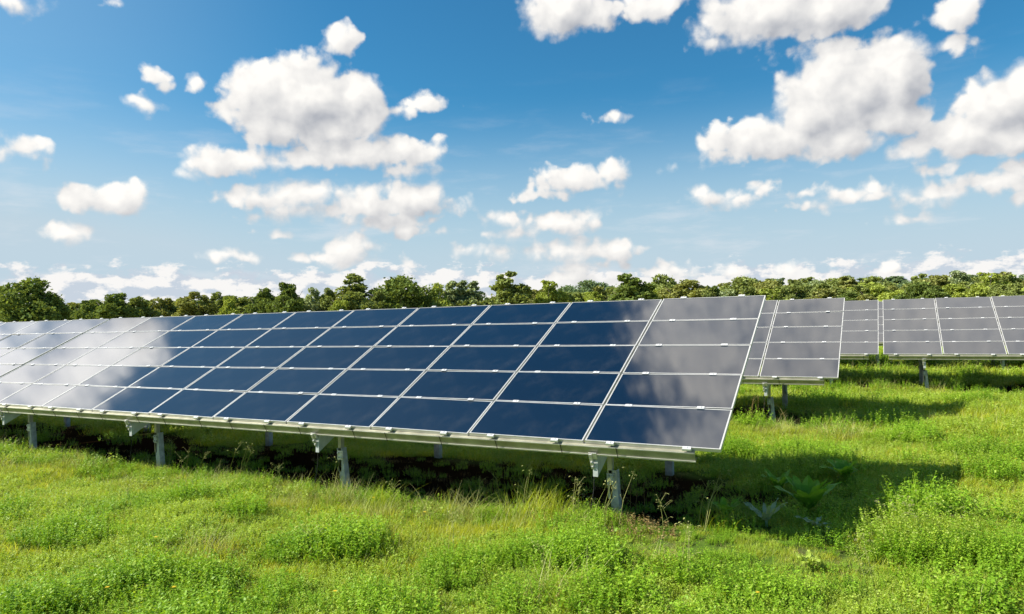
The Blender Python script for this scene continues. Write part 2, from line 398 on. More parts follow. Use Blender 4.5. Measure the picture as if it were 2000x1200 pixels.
# prototypes, all about 10 m tall before scaling: (crown mesh, trunk mesh)
PROTO = {}
def proto(key, h, w, base, nl, nf, leaf, seed, hollow=.45, top=.5, trunk=.25):
    PROTO[key] = (crown_mesh('crown', seed, rand_lobes(seed, h, w, base, nl, top), nf, leaf, hollow), trunk_mesh('trunk', seed, h, trunk, w*.42))
proto('broad', 10, 13, 1.2, 19, 17100, 0.24, 3)
proto('round', 10, 10, .8, 16, 15200, 0.23, 5)
proto('oval', 10, 7.0, 1.0, 16, 12350, 0.22, 8)
proto('airy', 10, 8.5, 2.4, 18, 6270, 0.22, 13, .2)
proto('tall', 10, 5.2, 1.8, 16, 6460, 0.20, 21, .25)
proto('bush', 10, 13, -.6, 18, 17100, 0.27, 34, .5, .4)
proto('shaggy', 10, 9.5, .4, 21, 11400, 0.23, 41, .3)
proto('cone', 10, 7.5, .6, 18, 14250, 0.22, 55, .5, .75)
def horizon_y(px):
    return 600+FPX*(math.tan(PITCH))-math.tan(-ROLL)*(px-1000)*1.0
def tree(kind, colour, px, top, width, dist, name='tree', label=None, cat='tree', group=None, z0=None):
    """px: centre, top: crown top row, width: crown width, all in photo pixels; dist: metres away"""
    r = ray(px, horizon_y(px)); r.z = 0; r.normalize(); d = r*dist
    x, y = d.x, d.y; z = float(H(x, y)) if z0 is None else z0
    depth = d.dot(_F)
    rt = ray(px, top); tz = CAM_H+rt.z*(dist/math.hypot(rt.x, rt.y))
    h = max(2.5, tz-z); w = 1.22*width*depth/FPX
    cr, tr = PROTO[kind]
    e = empty(name, (x, y, z), random.uniform(0, 6.28))
    if kind not in BW:
        q = np.empty(len(cr.vertices)*3, np.float32); cr.vertices.foreach_get('co', q); q = q.reshape(-1, 3)
        BW[kind] = (float(np.percentile(q[:, 0], 97)-np.percentile(q[:, 0], 3)), float(np.percentile(q[:, 2], 99.3)))
    e.scale = (w/BW[kind][0], w/BW[kind][0], h/BW[kind][1])
    a = bpy.data.objects.new('crown', cr); COL.objects.link(a); a.parent = e
    a.material_slots[0].link = 'OBJECT'; a.material_slots[0].material = TM[colour]
    b = bpy.data.objects.new('trunk', tr); COL.objects.link(b); b.parent = e
    tag(e, label, cat, group)
    return e
BW = {}
GW = 'trees along the far edge of the field'
TREES = [
 ('airy','grey',-14,556,60,118,'pale bare-branched tree cut by the left edge beside the big dark oak'),
 ('broad','dark',54,552,88,112,'big dark green oak standing tall at the left end of the treeline'),
 ('round','dark',100,577,44,110,'low dark shoulder tree growing against the right side of the big oak'),
 ('bush','dark',175,590,50,150,'small dark round tree just right of the dip beside the big oak'),
 ('bush','mid',152,600,50,165,'lowest dark green bush in the dip right of the big oak'),
 ('round','dark',228,577,72,125,'dense dark green tree above the gap between two panel tables'),
 ('round','mid',270,584,56,130,'rounded green tree touching the dense dark one above the table gap'),
 ('bush','olive',320,586,60,150,'low olive tree in the even hedge left of centre'),
 ('shaggy','olive',382,574,62,140,'olive brown shaggy tree rising a little above the left hedge'),
 ('shaggy','mid',424,574,40,145,'narrow green tree just right of the olive brown shaggy one'),
 ('bush','yellow',448,583,40,135,'small yellow green bush in front of the left hedge'),
 ('bush','mid',480,584,50,150,'plain mid green tree left of the pair of dark round trees'),
 ('round','dark',518,567,50,130,'smaller left one of the pair of dark round trees above the blue panels'),
 ('round','dark',562,557,62,125,'taller right one of the pair of dark round trees above the blue panels'),
 ('airy','grey',612,565,40,130,'thin grey green tree with sky showing through beside the dark round pair'),
 ('airy','mid',642,566,40,130,'thin leafy tree just left of the tall tree with rounded top'),
 ('tall','mid',690,538,52,128,'tall tree with rounded top standing above the others left of centre'),
 ('bush','yellow',664,590,44,118,'low yellow green bush at the foot of the tall round topped tree'),
 ('round','mid',690,573,64,121,'lower green tree in front of the tall round topped one'),
 ('broad','dark',782,545,86,125,'wide dark domed tree in the middle of the treeline'),
 ('round','mid',742,572,40,122,'small bush at the left foot of the wide domed tree'),
 ('bush','mid',820,572,44,130,'low green shoulder right of the wide domed tree'),
 ('airy','yellow',856,556,44,135,'light green loose tree at the left end of the thin pale row'),
 ('tall','grey',884,552,34,140,'first slender pale tree of the thin row right of the domed tree'),
 ('tall','grey',906,551,32,141,'second slender pale tree of the thin row right of the domed tree'),
 ('tall','grey',928,552,34,140,'last slender pale tree of the thin row next to the open gap'),
 ('airy','mid',902,570,80,143,'loose green undergrowth tree behind the thin pale row'),
 ('cone','blue',952,583,18,260,'tiny bluish tree far off in the gap of the treeline'),
 ('oval','mid',991,535,60,125,'tall upright leafy green tree beside the gap at the centre'),
 ('bush','dark',1030,570,44,170,'dark bush between the tall centre tree and the bright round one'),
 ('round','yellow',1072,552,54,130,'bright yellow green round tree right of the tall centre tree'),
 ('broad','blue',1110,562,60,220,'bluish distant tree right behind the bright round one'),
 ('broad','blue',1158,552,66,230,'bluish broad distant tree with flat top left of the dark peaked tree'),
 ('shaggy','yellow',1160,573,48,150,'small yellow green tree in front of the bluish flat topped one'),
 ('cone','dark',1234,539,62,135,'dark peaked tree with pointed top just right of centre'),
 ('round','dark',1270,558,44,140,'dark low tree leaning on the peaked tree'),
 ('broad','mid',1300,542,56,190,'green dome behind the dark peaked tree'),
 ('round','olive',1345,550,80,160,'wide olive golden round tree above the end of the front table'),
 ('bush','dark',1392,562,50,165,'dark hedge tree where the front panels end'),
 ('shaggy','grey',1422,567,40,140,'pale silvery shrub where the front panels end'),
]
for (k, c_, px, tp, wd, ds, lb) in TREES: tree(k, c_, px, tp, wd, ds, 'tree', lb, 'tree', GW)
RIGHT = [
 ('broad','mid',1456,545,66,210,'green rounded tree first in the woods right of the front table'),
 ('broad','olive',1500,551,74,185,'wide golden olive tree above the narrow second panel table'),
 ('bush','mid',1540,560,50,180,'low green tree beside the wide golden olive one'),
 ('round','mid',1552,549,44,220,'round green tree peeking over the golden olive one'),
 ('broad','grey',1590,551,60,215,'grey green domed tree above the second row of panels'),
 ('shaggy','olive',1612,566,60,170,'shaggy olive thicket tree above the second row of panels'),
 ('oval','olive',1655,543,46,200,'upright olive tree rising above the grey domed one'),
 ('shaggy','mid',1680,560,46,175,'ragged green tree right of the upright olive one'),
 ('broad','mid',1710,544,60,250,'broad green tree behind the silvery willow'),
 ('airy','grey',1716,553,36,190,'silvery willow with pale leaves in the right woods'),
 ('shaggy','dark',1660,574,54,160,'dark undergrowth tree at the foot of the upright olive one'),
 ('bush','olive',1692,578,50,158,'low brown bush over the gap between panel tables'),
 ('round','blue',1758,541,30,300,'small bluish tree alone on top of the tan slope'),
 ('bush','yellow',1770,568,90,165,'wide yellow green bush below the tan slope'),
 ('oval','mid',1796,538,42,200,'upright green tree at the right end of the tan slope'),
 ('shaggy','olive',1830,541,62,175,'tall olive brown thicket tree right of the tan slope'),
 ('airy','grey',1872,532,60,190,'pale feathery tree standing highest in the right woods'),
 ('broad','blue',1905,539,50,300,'dark bluish far tree behind the pale feathery one'),
 ('shaggy','yellow',1868,558,60,170,'yellow green ragged tree in front of the pale feathery one'),
 ('round','yellow',1930,536,66,165,'bright yellow green tree near the right edge'),
 ('round','mid',1975,540,56,170,'green tree cut near the right edge beside the bright yellow one'),
 ('airy','olive',1960,534,60,210,'loose olive tree behind the two trees near the right edge'),
 ('round','yellow',2030,540,66,168,'bright green tree just beyond the right edge'),
]
for (k, c_, px, tp, wd, ds, lb) in RIGHT: tree(k, c_, px, tp, wd, ds, 'tree', lb, 'tree', GW)
# hedge trees that fill the band between them, alike to the eye
rr = random.Random(5)
ORD = 'first second third fourth fifth sixth seventh eighth ninth tenth eleventh twelfth thirteenth fourteenth fifteenth sixteenth seventeenth eighteenth nineteenth twentieth'.split() + ['twenty-'+w for w in 'first second third fourth fifth sixth seventh eighth ninth'.split()]
CNT = {}
WORD = {'dark': 'dark green', 'mid': 'mid green', 'olive': 'olive', 'yellow': 'yellow green', 'blue': 'bluish', 'grey': 'grey green'}
def nth(key): CNT[key] = CNT.get(key, 0)+1; return ORD[CNT[key]-1]
for px in range(150, 1000, 30):
    if px in (930, 960): continue
    cw = rr.choice(['dark', 'mid', 'olive', 'mid'])
    tree(rr.choice(['bush', 'shaggy', 'round']), cw, px+rr.uniform(-8, 8), 595-px*.019+rr.uniform(-6, 6), rr.uniform(58, 84), rr.uniform(150, 175), 'hedge_tree',
         f'{nth("h"+cw)} from the left of the low {WORD[cw]} hedge trees over the front row', 'tree', 'low hedge trees over the front row')
for px in range(1000, 2120, 24):
    cw = rr.choice(['dark', 'mid', 'olive', 'yellow', 'mid'])
    tree(rr.choice(['bush', 'shaggy', 'round', 'bush']), cw, px+rr.uniform(-8, 8), 571-(px-1000)*.014+rr.uniform(-6, 5), rr.uniform(40, 70), rr.uniform(150, 200), 'wood_tree',
         f'{nth("w"+cw)} from the left of the low {WORD[cw]} trees at the foot of the woods', 'tree', 'low trees at the foot of the woods')
for px in range(1420, 2120, 26):
    if 1735 < px < 1800: continue
    cw = rr.choice(['blue', 'mid', 'olive', 'blue'])
    tree(rr.choice(['broad', 'round', 'oval']), cw, px+rr.uniform(-9, 9), 553-(px-1400)*.02+rr.uniform(-5, 5), rr.uniform(40, 60), rr.uniform(250, 300), 'hill_tree',
         f'{nth("d"+cw)} from the left of the distant {WORD[cw]} trees on the low hill', 'tree', 'distant trees on the low hill')

# ------------------------------------------------------------------ solar tables
TILT = R(26.22); PW, PH = 1.2533, .61
ct, st = math.cos(TILT), math.sin(TILT)
SL = Matrix.Rotation(TILT, 4, 'X')                  # local x along the row, y up the slope, z normal to the glass
def panel_meshes():
    w, h = PW-.022, PH-.013
    g = MB(); g.box((-w/2+.010, -h/2+.008, -.006), (w/2-.010, h/2-.008, .0), m=0)
    gm = g.mesh('solar_panel', [M_GLASS])
    f = MB(); T_ = .003; B_ = -.030
    f.box((-w/2, -h/2, B_), (w/2, -h/2+.010, T_)); f.box((-w/2, h/2-.010, B_), (w/2, h/2, T_))
    f.box((-w/2, -h/2+.0101, B_), (-w/2+.013, h/2-.0101, T_)); f.box((w/2-.013, -h/2+.0101, B_), (w/2, h/2-.0101, T_))
    fm = f.mesh('panel_frame', M_FRAME)
    c = MB(); c.box((-.034, -.018, .0034), (.034, .018, .009)); c.box((-.038, -.0045, -.028), (.038, .0045, .0033))
    c.tube([(0, 0, .0095), (0, 0, .017)], .008, 6)
    cm = c.mesh('clamp', M_CLAMP)
    e = MB(); e.box((-.036, -.024, .0034), (.036, .010, .009)); e.box((-.040, -.026, -.014), (.040, -.0162, .0034))
    e.tube([(0, -.008, .0095), (0, -.008, .017)], .008, 6)
    em = e.mesh('clamp', M_CLAMP)
    return gm, fm, cm, em
GM, FM, CM, EM = panel_meshes()
GM_B = MB()
def make_table(x_right, y0, zb, cols, posts, label, group, seed, sub='left', far=False, beam_in=.23):
    """x_right, y0, zb: the lower right corner of the glass; the table runs to the left"""
    rd = random.Random(seed)
    L_ = cols*PW
    e = empty('solar_table', (x_right, y0, 0)); tag(e, label, 'solar panels', group)
    rot = SL.to_3x3()
    def loc(x, s, n=0.): v = rot @ Vector((x, s, n)); return Vector((v.x, v.y, v.z+zb))
    for i in range(cols):
        for j in range(5):
            ry, rx, rz = rd.gauss(0, .0042), rd.gauss(0, .0035), 0
            p = bpy.data.objects.new('solar_panel', GM); COL.objects.link(p); p.parent = e
            p.location = loc(-(i+.5)*PW, (j+.5)*PH); p.rotation_euler = (TILT+rx, ry, rz)
            q = bpy.data.objects.new('panel_frame', FM); COL.objects.link(q); q.parent = p
            for k, fx in enumerate((-.29, .27)):
                cl = bpy.data.objects.new('clamp', EM if j == 0 else CM); COL.objects.link(cl); cl.parent = p
                cl.location = (fx*PW+rd.gauss(0, .006), -PH/2, 0)
            if j == 4:
                for fx in (-.29, .27):
                    cl = bpy.data.objects.new('clamp', EM); COL.objects.link(cl); cl.parent = p
                    cl.location = (fx*PW, PH/2, 0); cl.rotation_euler = (0, 0, math.pi)
    x0, x1 = -L_+.12, -beam_in
    # purlins along the row under each seam; the lowest is the deep front beam
    b = MB(); X0 = Matrix.Translation((0, 0, zb)) @ SL
    b.box((x0, -.022, -.128), (x1, -.016, -.033), X0); 
    b.box((x0, -.0159, -.128), (x1, .035, -.122), X0); b.box((x0, -.0159, -.039), (x1, .035, -.033), X0)
    b.build('front_beam', M_BEAM, e)
    b = MB(); b.box((x0, -.030, -.134), (x1, -.0223, -.120), X0); b.box((x0, -.028, -.048), (x1, -.0223, -.036), X0)
    b.build('beam_lip', M_BEAM_EDGE, e)
    tb = MB()  # thin dark bands across the front beam, near the clamps
    for i in range(cols):
        for fx in (-.29, .27):
            xx = -(i+.5)*PW+fx*PW+rd.choice((-.055, .052, .06))
            if xx < x1-.03: tb.box((xx, -.034, -.137), (xx+.006, -.0302, -.031), X0)
    tb.build('dark_band', M_DARK, e)
    for j in range(1, 6):
        b = MB(); s = j*PH - (.03 if j == 5 else 0)
        b.box((x0, s-.02, -.11), (x1, s+.02, -.033), X0); b.build('purlin', M_BEAM, e)
    for k, px in enumerate(posts):
        b = MB()
        # rafter: channel along the slope, its lower tip cut away underneath
        y_a, y_b = -.015, 2.95
        n = len(b.v); wd = .024
        prof = [(y_a, -.136), (y_a-.105, -.33), (y_b, -.25), (y_b, -.136)]
        for sx_ in (-wd, wd):
            for (yy, zz) in prof: b.v.append(tuple(X0 @ Vector((px+sx_, yy+.03, zz))))
        m_ = len(prof)
        b.f.append(tuple(n+i for i in range(m_))); b.f.append(tuple(n+m_+i for i in range(m_-1, -1, -1))); b.m += [0, 0]
        for i in range(m_):
            j2 = (i+1) % m_; b.f.append((n+i, n+m_+i, n+m_+j2, n+j2)); b.m.append(0)
        ra = b.build('rafter', M_RAFT, e)
        b = MB(); b.box((px-.040, -.056, -.27), (px-.010, -.0345, -.11), X0); b.box((px-.045, -.045, -.165), (px+.035, -.0345, -.10), X0); b.box((px+.02, -.056, -.15), (px+.04, -.0471, -.09), X0)
        b.tube([X0 @ Vector((px-.024, -.05, -.2)), X0 @ Vector((px-.024, -.068, -.2))], .016, 6)
        b.tube([X0 @ Vector((px-.024, -.05, -.25)), X0 @ Vector((px-.024, -.066, -.25))], .014, 6)
        b.build('bracket', M_FRAME, e)
        # front post: thin channel bolted to a driven stub
        ztop = zb+.5*math.tan(TILT)-.2
        lean = rd.uniform(-.02, .02); yp = .47
        g0 = float(H(x_right+px, y0+yp))
        b = MB(); b.box((px-.022, yp-.03, .22), (px+.022, yp-.024, ztop)); b.box((px-.022, yp-.024, .22), (px-.017, yp+.03, ztop)); b.box((px+.017, yp-.024, .22), (px+.022, yp+.03, ztop))
        b.build('post', M_BEAM, e)
        Q = Matrix.Translation((px+.055, yp, 0)) @ Matrix.Rotation(R(rd.uniform(-7, -2) if not far else -2), 4, 'Y')
        b = MB(); b.box((-.04, -.03, -.3), (-.035, .05, .50), Q); b.box((-.0349, -.03, -.3), (.04, -.025, .50), Q); b.box((.035, -.0249, -.3), (.04, .05, .50), Q)
        stb = b.build('ground_stub', M_POST, e)
        b = MB(); b.box((px-.03, yp-.0365, .36), (px+.05, yp-.0305, .47))
        for bx in (-.012, .032):
            for bz in (.385, .445): b.tube([(px+bx, yp-.034, bz), (px+bx, yp-.052, bz)], .011, 6)
        b.build('bolt_plate', M_CLAMP if k % 2 else M_POST, e)
        yr = 2.52; zr = zb+yr*math.tan(TILT)-.27
        b = MB(); b.box((px-.045, yr-.03, -.3), (px+.045, yr-.025, zr)); b.box((px-.045, yr-.0249, -.3), (px-.04, yr+.05, zr)); b.box((px+.04, yr-.0249, -.3), (px+.045, yr+.05, zr))
        b.build('rear_post', M_POST, e)
        b = MB(); b.tube([(px+.03, yr-.06, .35), (px+.03, 1.35, zb+1.35*math.tan(TILT)-.28)], .02, 6); b.build('brace', M_POST, e)
        if not far:
            a_ = X0 @ Vector((px-.03, -.02, -.30)); c_ = Vector((px-.06, a_.y-.03, .18+rd.uniform(-.05, .1)))
            b = MB(); b.tube([a_, a_.lerp(c_, .5)+Vector((.012, 0, 0)), c_], .0035, 5); b.build('cable', M_DARK, e)
    return e
Z1, Z2, Z3 = CAM_H-1.1503, CAM_H-1.1052, CAM_H-1.0919
GT = 'tilted tables of thin film solar panels'
P10 = [-1.16-3.45*k for k in range(4)]
make_table(-1.2886, 6.1303, Z1, 10, [-1.17, -4.59, -8.0, -11.2], 'front table of fifty dark blue panels, its right end nearest the camera', GT, 1)
make_table(-1.2886-10*PW-.07, 6.1303, Z1, 10, P10, 'front row table beyond the dark gap, its glass all white with reflected cloud', GT, 2)
make_table(-.7773, 12.8053, Z2, 10, P10, 'second row table whose last column of grey panels shows past the front table', GT, 3)
make_table(-.7773-10*PW-.07, 12.8053, Z2, 10, P10, 'second row table hidden behind the front row, only its legs showing below', GT, 4, far=True)
make_table(-.1906+10*PW, 19.4964, Z3, 10, [-10*PW+.87+3.45*k for k in range(4)], 'third row table reaching the right edge of the photo with grey panels', GT, 5)
make_table(-.1906-.085, 19.4964, Z3, 10, P10, 'third row table whose grey end shows between the second row and the thin gap', GT, 6, far=True)
make_table(7.6, 26.19, Z3+.02, 10, P10, 'fourth row table behind the third row, only legs and shadow showing', GT, 7, far=True)
make_table(7.6-10*PW-.07, 26.19, Z3+.02, 10, P10, 'fourth row table left of the others, seen only as posts behind row three', GT, 8, far=True)

# ------------------------------------------------------------------ meadow
def blades(n, rad, h0, h1, wd, bend, seed, seg=3, upright=.25):
    r = np.random.default_rng(seed); a = r.uniform(0, 6.283, n); q = rad*np.sqrt(r.random(n))
    base = np.stack([np.cos(a)*q, np.sin(a)*q, np.full(n, -.02)], -1)
    la = r.uniform(0, 6.283, n); lean = np.stack([np.cos(la), np.sin(la), 0*la], -1)
    side = np.stack([-np.sin(la+r.normal(0, .6, n)), np.cos(la), 0*la], -1)
    hh = r.uniform(h0, h1, n)[:, None]; bd = (bend*r.uniform(.2, 1, n))[:, None]; up = np.array([0, 0, 1.])
    V = []; F = []; k = seg+1
    for i in range(k):
        t = i/seg; c = base+up*hh*(t-.35*bd*t*t)+lean*hh*(upright*t+bd*t*t)
        w = wd*(1-t*.92)*r.uniform(.98, 1.02)
        V.append(c-side*w/2); V.append(c+side*w/2)
    V = np.stack(V, 1).reshape(-1, 3); o = np.arange(n)[:, None]*(2*k)
    F = np.concatenate([o+np.array([2*i, 2*i+1, 2*i+3, 2*i+2]) for i in range(seg)])
    return V, F
def herb(nst, rad, h0, h1, leaf, per, seed, spread=.35, shape=.55, tiltl=.5):
    """sprigs: thin stems carrying pairs of small leaves"""
    r = np.random.default_rng(seed); V = []; F = []
    def q(a, b, c, d):
        n = len(V); V.extend([a, b, c, d]); F.append([n, n+1, n+2, n+3])
    for s in range(nst):
        an = r.uniform(0, 6.283); qd = rad*math.sqrt(r.random()); b0 = np.array([math.cos(an)*qd, math.sin(an)*qd, -.02])
        h = r.uniform(h0, h1)*(1-.45*(qd/rad)**2); ln = np.array([math.cos(an+r.normal(0, .7)), math.sin(an+r.normal(0, .7)), 0])*spread*r.random()*h
        tip = b0+ln+np.array([0, 0, h]); mid = (b0+tip)/2-ln*.2
        sd = np.array([.0012, .0008, 0]); q(b0-sd, b0+sd, mid+sd, mid-sd); q(mid-sd, mid+sd, tip+sd*.5, tip-sd*.5)
        for k in range(per):
            t = .25+.75*(k+r.random())/per; c = b0*(1-t)+tip*t-ln*.2*math.sin(3.14*t)
            a = k*2.4+r.uniform(-.5, .5)+an; d = np.array([math.cos(a), math.sin(a), r.uniform(-.2, tiltl+.3)]); d /= np.linalg.norm(d)
            l = leaf*r.uniform(.6, 1.25)*(1.15-.5*t); sd2 = np.cross(d, [0, 0, 1]); sd2 /= np.linalg.norm(sd2)+1e-6; sd2 = sd2*l*shape*.5
            sd2[2] += l*.12*r.normal()
            q(c, c+d*l*.5-sd2, c+d*l, c+d*l*.5+sd2)
    return np.array(V), np.array(F)
def merge(*vf):
    V = []; F = []; M = []; n = 0
    for (v, f, m_) in vf: V.append(v); F.append(f+n); M.append(np.full(len(f), m_)); n += len(v)
    return np.concatenate(V), np.concatenate(F), np.concatenate(M)
patches = bpy.data.collections.new('meadow_patches')
def patch(V, F, mats, mi=None):
    o = bpy.data.objects.new('patch', npmesh('patch', V, F, mats, mi)); patches.objects.link(o)
for s in range(4):                                   # 0-3 meadow grass
    v1, f1 = blades(130, .17, .03, .11, .0065, .6, 100+s); v2, f2 = blades(9, .17, .06, .17, .0035, .7, 120+s)
    V, F, MI = merge((v1, f1, 0), (v2, f2, 1)); patch(V, F, [M_GRASS, M_DRY], MI)
for s in range(3):                                   # 4-6 leafy ground herbs
    v1, f1 = herb(26, .16, .05, .15, .026, 11, 200+s); v2, f2 = blades(40, .16, .04, .12, .006, .6, 210+s)
    V, F, MI = merge((v1, f1, 0), (v2, f2, 1)); patch(V, F, [M_HERB, M_GRASS], MI)
for s in range(2):                                   # 7-8 taller bushy herbs
    v1, f1 = herb(40, .19, .10, .27, .027, 15, 300+s, .4, .55); patch(v1, f1, [M_HERB_DARK])
for s in range(2):                                   # 9-10 long pale grass
    v1, f1 = blades(26, .14, .12, .34, .0042, .9, 400+s, 4); v2, f2 = blades(90, .16, .05, .17, .006, .5, 410+s, 4)
    V, F, MI = merge((v1, f1, 0), (v2, f2, 1)); patch(V, F, [M_DRY, M_GRASS], MI)
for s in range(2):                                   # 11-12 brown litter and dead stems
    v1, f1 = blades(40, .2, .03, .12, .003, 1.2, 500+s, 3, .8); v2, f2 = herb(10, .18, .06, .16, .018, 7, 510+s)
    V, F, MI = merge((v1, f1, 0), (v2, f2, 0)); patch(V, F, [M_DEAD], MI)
NAMES = [o.name for o in patches.objects]

# darker leafy clumps and dry spots where the photograph has them (photo pixel of the middle, radius in metres)
CLUMPS = [(130,1035,.38),(45,990,.25),(330,1150,.55),(690,1050,.42),(880,1095,.4),(60,1180,.5),(560,1140,.25),(1110,1080,.4),(1380,1110,.45),
          (1200,1150,.3),(1520,880,.55),(1560,905,.45),(1760,860,.5),(1900,890,.45),(1970,1100,.4),(1000,1160,.3),(700,1185,.3),(1840,1000,.5),(1760,1060,.4),
          (250,1140,.3),(480,1000,.2),(1480,1180,.25),(1930,930,.4),(1880,1150,.3)]
DRYS = [(60,905,.5),(300,930,.5),(420,950,.4),(880,990,.45),(960,1000,.4),(1230,1025,.45),(1280,1015,.35),(1090,1170,.2),(1290,1090,.25),(1520,840,.5),(1640,850,.4),(720,1000,.3),(570,975,.4),(400,1075,.25)]
CL = []
for a, b, c in CLUMPS:
    x_, y_ = on_ground(a, b, .05)
    for q in range(4): CL.append((x_+random.gauss(0, c*.55), y_+random.gauss(0, c*.45), c*random.uniform(.35, .7)))
DR = [(*on_ground(a, b, .05), c) for a, b, c in DRYS]
def row_right(y):
    return np.where(y < 10, -1.25, np.where(y < 17, -.75, 60.))
pts = []; 
def scatter(n, dmin, dmax, az0, az1, smul, layer):
    u = rng.random(n); d = np.sqrt(dmin**2+u*(dmax**2-dmin**2)); a = rng.uniform(az0, az1, n)
    x = d*np.sin(a); y = d*np.cos(a)
    ym = (y-ROWS_Y[0]) % 6.69; xr = row_right(y)
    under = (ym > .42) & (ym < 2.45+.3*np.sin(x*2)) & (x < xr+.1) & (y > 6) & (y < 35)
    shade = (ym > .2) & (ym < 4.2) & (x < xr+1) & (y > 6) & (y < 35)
    edge = (ym > -.1) & (ym < .5) & (x < xr) & (y > 5.9) & (y < 35)
    edge |= ((6.69-ym) < .25) & (x < xr) & (y > 5.5) & (y < 35)
    cl = np.zeros(n)
    for (cx, cy, r_) in CL: cl = np.maximum(cl, 1-np.hypot(x-cx, y-cy)/r_)
    dr = np.zeros(n)
    for (cx, cy, r_) in DR: dr = np.maximum(dr, 1-np.hypot(x-cx, y-cy)/r_)
    nz = np.sin(x*1.1+3)*np.sin(y*1.3+1)+.6*np.sin(x*2.7-y*1.9)+.5*rng.normal(size=n)
    r1 = rng.random(n)
    idx = np.where(nz+.8*rng.normal(size=n) > np.where(y < 5.6, -.5, .12), rng.integers(4, 7, n), rng.integers(0, 4, n))
    idx = np.where((nz > 1.3) & (r1 < .35), rng.integers(7, 9, n), idx)
    idx = np.where((cl > 0) & (r1 < .25+.5*cl), rng.integers(7, 9, n), np.where((cl > 0) & (r1 < .75), rng.integers(4, 7, n), idx))
    idx = np.where((dr > 0) & (r1 < .55), np.where(rng.random(n) < .35, rng.integers(11, 13, n), rng.integers(9, 11, n)), idx)
    idx = np.where(edge & (r1 < .5), np.where(rng.random(n) < .3, rng.integers(11, 13, n), rng.integers(7, 11, n)), idx)
    idx = np.where(under, np.where(r1 < .5, rng.integers(11, 13, n), rng.integers(7, 9, n)), idx)  # brown litter and darker herbs, also chosen to deepen the shade under the tables
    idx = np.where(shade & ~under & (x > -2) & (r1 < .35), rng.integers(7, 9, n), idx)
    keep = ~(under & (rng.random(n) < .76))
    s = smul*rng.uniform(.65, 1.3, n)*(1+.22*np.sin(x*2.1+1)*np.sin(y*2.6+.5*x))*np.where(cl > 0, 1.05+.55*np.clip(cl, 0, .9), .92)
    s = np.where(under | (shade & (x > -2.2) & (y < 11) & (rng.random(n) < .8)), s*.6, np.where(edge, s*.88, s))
    low = (x > -2.3) & (x < -.05) & (y > 5.6) & (y < 6.9)
    s = np.where(low, s*.55, s)
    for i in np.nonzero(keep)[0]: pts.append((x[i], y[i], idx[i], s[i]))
A0, A1 = R(-76), R(20)
scatter(6200, 3.2, 7.5, A0, A1, .85, 0)
scatter(9500, 7.5, 13, A0, A1, .95, 1)
scatter(9000, 13, 24, R(-70), A1, 1.5, 2)
scatter(7000, 24, 48, R(-60), R(22), 2.4, 3)
pts = np.array(pts)
pz = H(pts[:, 0], pts[:, 1])
me = bpy.data.meshes.new('grass'); me.vertices.add(len(pts))
me.vertices.foreach_set('co', np.stack([pts[:, 0], pts[:, 1], pz], -1).astype(np.float32).ravel())
def attr(name, typ, arr):
    a = me.attributes.new(name, typ, 'POINT'); a.data.foreach_set('vector' if typ == 'FLOAT_VECTOR' else 'value', arr.ravel())
n = len(pts)
attr('pick', 'INT', pts[:, 2].astype(np.int32))
attr('size', 'FLOAT', pts[:, 3].astype(np.float32))
attr('turn', 'FLOAT_VECTOR', np.stack([rng.normal(0, .08, n), rng.normal(0, .08, n), rng.uniform(0, 6.283, n)], -1).astype(np.float32))
grass = bpy.data.objects.new('grass', me); COL.objects.link(grass)
tag(grass, 'bright green meadow of grass and small leafy herbs around the panels', 'grass', kind='stuff')
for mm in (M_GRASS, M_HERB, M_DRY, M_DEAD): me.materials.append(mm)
ng = bpy.data.node_groups.new('meadow', 'GeometryNodeTree')
ng.interface.new_socket('Geometry', in_out='INPUT', socket_type='NodeSocketGeometry'); ng.interface.new_socket('Geometry', in_out='OUTPUT', socket_type='NodeSocketGeometry')
gt = NT(ng); gi = gt.n('NodeGroupInput'); go = gt.n('NodeGroupOutput')
ci = gt.n('GeometryNodeCollectionInfo'); ci.inputs['Collection'].default_value = patches; ci.inputs['Separate Children'].default_value = True; ci.inputs['Reset Children'].default_value = True
ip = gt.n('GeometryNodeInstanceOnPoints'); ng.links.new(gi.outputs[0], ip.inputs['Points']); ng.links.new(ci.outputs[0], ip.inputs['Instance'])
ip.inputs['Pick Instance'].default_value = True
def named(nm, dt):
    q = gt.n('GeometryNodeInputNamedAttribute', data_type=dt); q.inputs['Name'].default_value = nm
    return q.outputs['Attribute']
ng.links.new(named('pick', 'INT'), ip.inputs['Instance Index']); ng.links.new(named('size', 'FLOAT'), ip.inputs['Scale']); ng.links.new(named('turn', 'FLOAT_VECTOR'), ip.inputs['Rotation'])
ng.links.new(ip.outputs[0], go.inputs[0])
md = grass.modifiers.new('meadow', 'NODES'); md.node_group = ng

